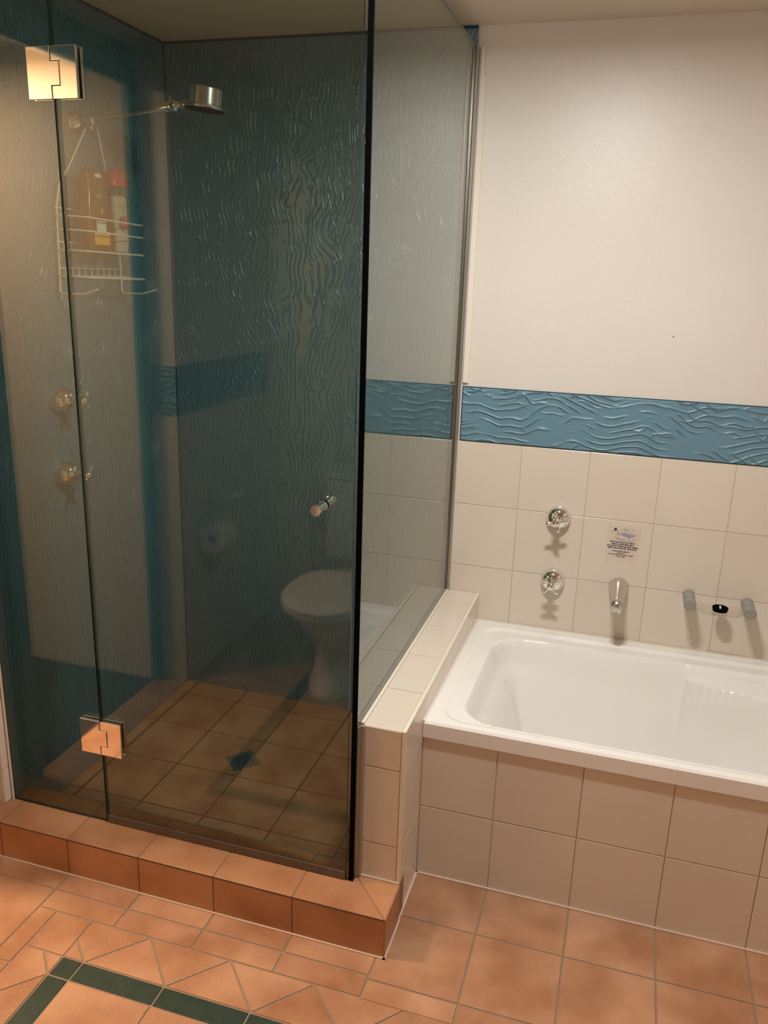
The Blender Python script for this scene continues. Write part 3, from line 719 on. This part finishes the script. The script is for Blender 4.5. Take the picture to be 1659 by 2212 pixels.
text_mesh('Fruits', .016, 'label_g', lambda x, y, z: Vector((cx_ + .0225 + z, cy_ - .008 + x, bz + .128 + y)), t)

# ================================================================== TOILET + ROLL (seen in the glass)
TX = -.135; TF = -1.885
t = thing('toilet', 'white toilet with closed lid, reflected in the smoked glass door', 'toilet', (TX, -2.3, 0))
def oval(bm, secs, seg=44, mi=0):
    """secs: (z, half width, y front, y back, egg)"""
    rings = []
    for z, hw, yf, yb in secs:
        rg = []; c = (yf + yb) / 2; hl = (yf - yb) / 2
        for i in range(seg):
            a = 2 * math.pi * i / seg; ca, sa = math.cos(a), math.sin(a)
            e = 2.0 if sa > 0 else 3.2
            xx = math.copysign(abs(ca) ** (2 / e), ca) * hw; yy = math.copysign(abs(sa) ** (2 / e), sa) * hl
            rg.append(bm.verts.new((TX + xx, c + yy, z)))
        rings.append(rg)
    for a, b in zip(rings, rings[1:]):
        for i in range(seg): bm.faces.new((a[i], a[(i + 1) % seg], b[(i + 1) % seg], b[i])).material_index = mi
    bm.faces.new(rings[0]).material_index = mi; bm.faces.new(rings[-1]).material_index = mi
bm = bmesh.new()
oval(bm, [(0, .125, -2.02, -2.56), (.02, .125, -2.02, -2.56), (.05, .112, -2.05, -2.55), (.14, .100, -2.07, -2.54), (.22, .110, -2.05, -2.52), (.28, .140, -2.00, -2.50), (.33, .168, -1.94, -2.48), (.375, .180, -1.905, -2.47), (.392, .180, -1.90, -2.47)])
obj('bowl', bm, 'china', t, smooth=True)
bm = bmesh.new(); oval(bm, [(.394, .184, TF - .004, -2.34), (.398, .188, TF, -2.345), (.409, .188, TF, -2.345), (.412, .184, TF - .004, -2.34)]); obj('seat', bm, 'china', t, smooth=True)
bm = bmesh.new(); oval(bm, [(.4135, .184, TF - .004, -2.345), (.417, .189, TF + .001, -2.35), (.426, .188, TF, -2.35), (.434, .176, TF - .012, -2.34), (.438, .13, TF - .05, -2.31), (.440, .06, TF - .12, -2.25)]); obj('lid', bm, 'china', t, smooth=True)
bm = bmesh.new(); box(bm, TX - .19, TX + .19, -2.72, -2.53, .40, .77); obj('cistern', bm, 'china', t, bevel=.02, smooth=False)
bm = bmesh.new(); box(bm, TX - .2, TX + .2, -2.73, -2.52, .772, .80); obj('cistern_lid', bm, 'china', t, bevel=.008)
bm = bmesh.new(); box(bm, TX - .05, TX + .05, -2.58, -2.46, .30, .40); obj('shelf_joint', bm, 'china', t, bevel=.01)
bm = bmesh.new(); lathe(bm, (TX, -2.62, .80), (0, 0, 1), [(0, .022), (.006, .022), (.008, .018), (.008, 0)], 24); obj('flush_button', bm, 'chrome', t, smooth=True)
t = thing('toilet_roll_holder', 'chrome toilet roll holder, seen reflected left of the toilet', 'roll holder', (XL, -2.20, .70))
bm = bmesh.new(); lathe(bm, (XL, -2.20, .70), (1, 0, 0), [(0, .028), (.006, .028), (.010, .020)], 28); obj('wall_plate', bm, 'chrome', t, smooth=True)
bm = bmesh.new(); tube(bm, fillet([(XL + .008, -2.20, .70), (XL + .045, -2.205, .70), (XL + .07, -2.21, .66), (XL + .07, -2.21, .598), (XL + .07, -2.075, .598)], .02, 5), .0055, 12); obj('bar', bm, 'chrome', t, smooth=True)
bm = bmesh.new(); c = Vector((XL + .07, -2.09, .586)); n_ = 36; ro, ri, ln = .058, .019, .110
R4 = []
for (r_, s_) in ((ro, 0), (ro, ln), (ri, ln), (ri, 0)): R4.append([bm.verts.new(c + Vector((r_ * math.cos(2 * math.pi * i / n_), -s_, r_ * math.sin(2 * math.pi * i / n_)))) for i in range(n_)])
for a, b in zip(R4, R4[1:] + R4[:1]):
    for i in range(n_): bm.faces.new((a[i], a[(i + 1) % n_], b[(i + 1) % n_], b[i]))
tag(obj('toilet_roll', bm, 'paper', smooth=True), 'white toilet roll on the holder beside the toilet', 'toilet roll')

# ================================================================== CEILING LIGHT
LX, LY = .73, -1.08
t = thing('ceiling_light', 'round white ceiling light with two bulbs above the tub edge', 'ceiling light', (LX, LY, ZC))
bm = bmesh.new(); lathe(bm, (LX, LY, ZC), (0, 0, -1), [(0, .15), (.012, .15), (.018, .14), (.018, 0)], 40); obj('base_plate', bm, 'china', t, smooth=True)
for s in (-1, 1):
    bm = bmesh.new(); lathe(bm, (LX + s * .055, LY, ZC - .018), (0, 0, -1), [(0, .02), (.01, .032), (.02, .034), (.028, .028), (.032, 0)], 24); obj('bulb', bm, 'emit', t, smooth=True)
    area('bath_lamp_light', (LX + s * .055, LY, ZC - .056), .07, LAMP_W / 2, LAMP_COL)
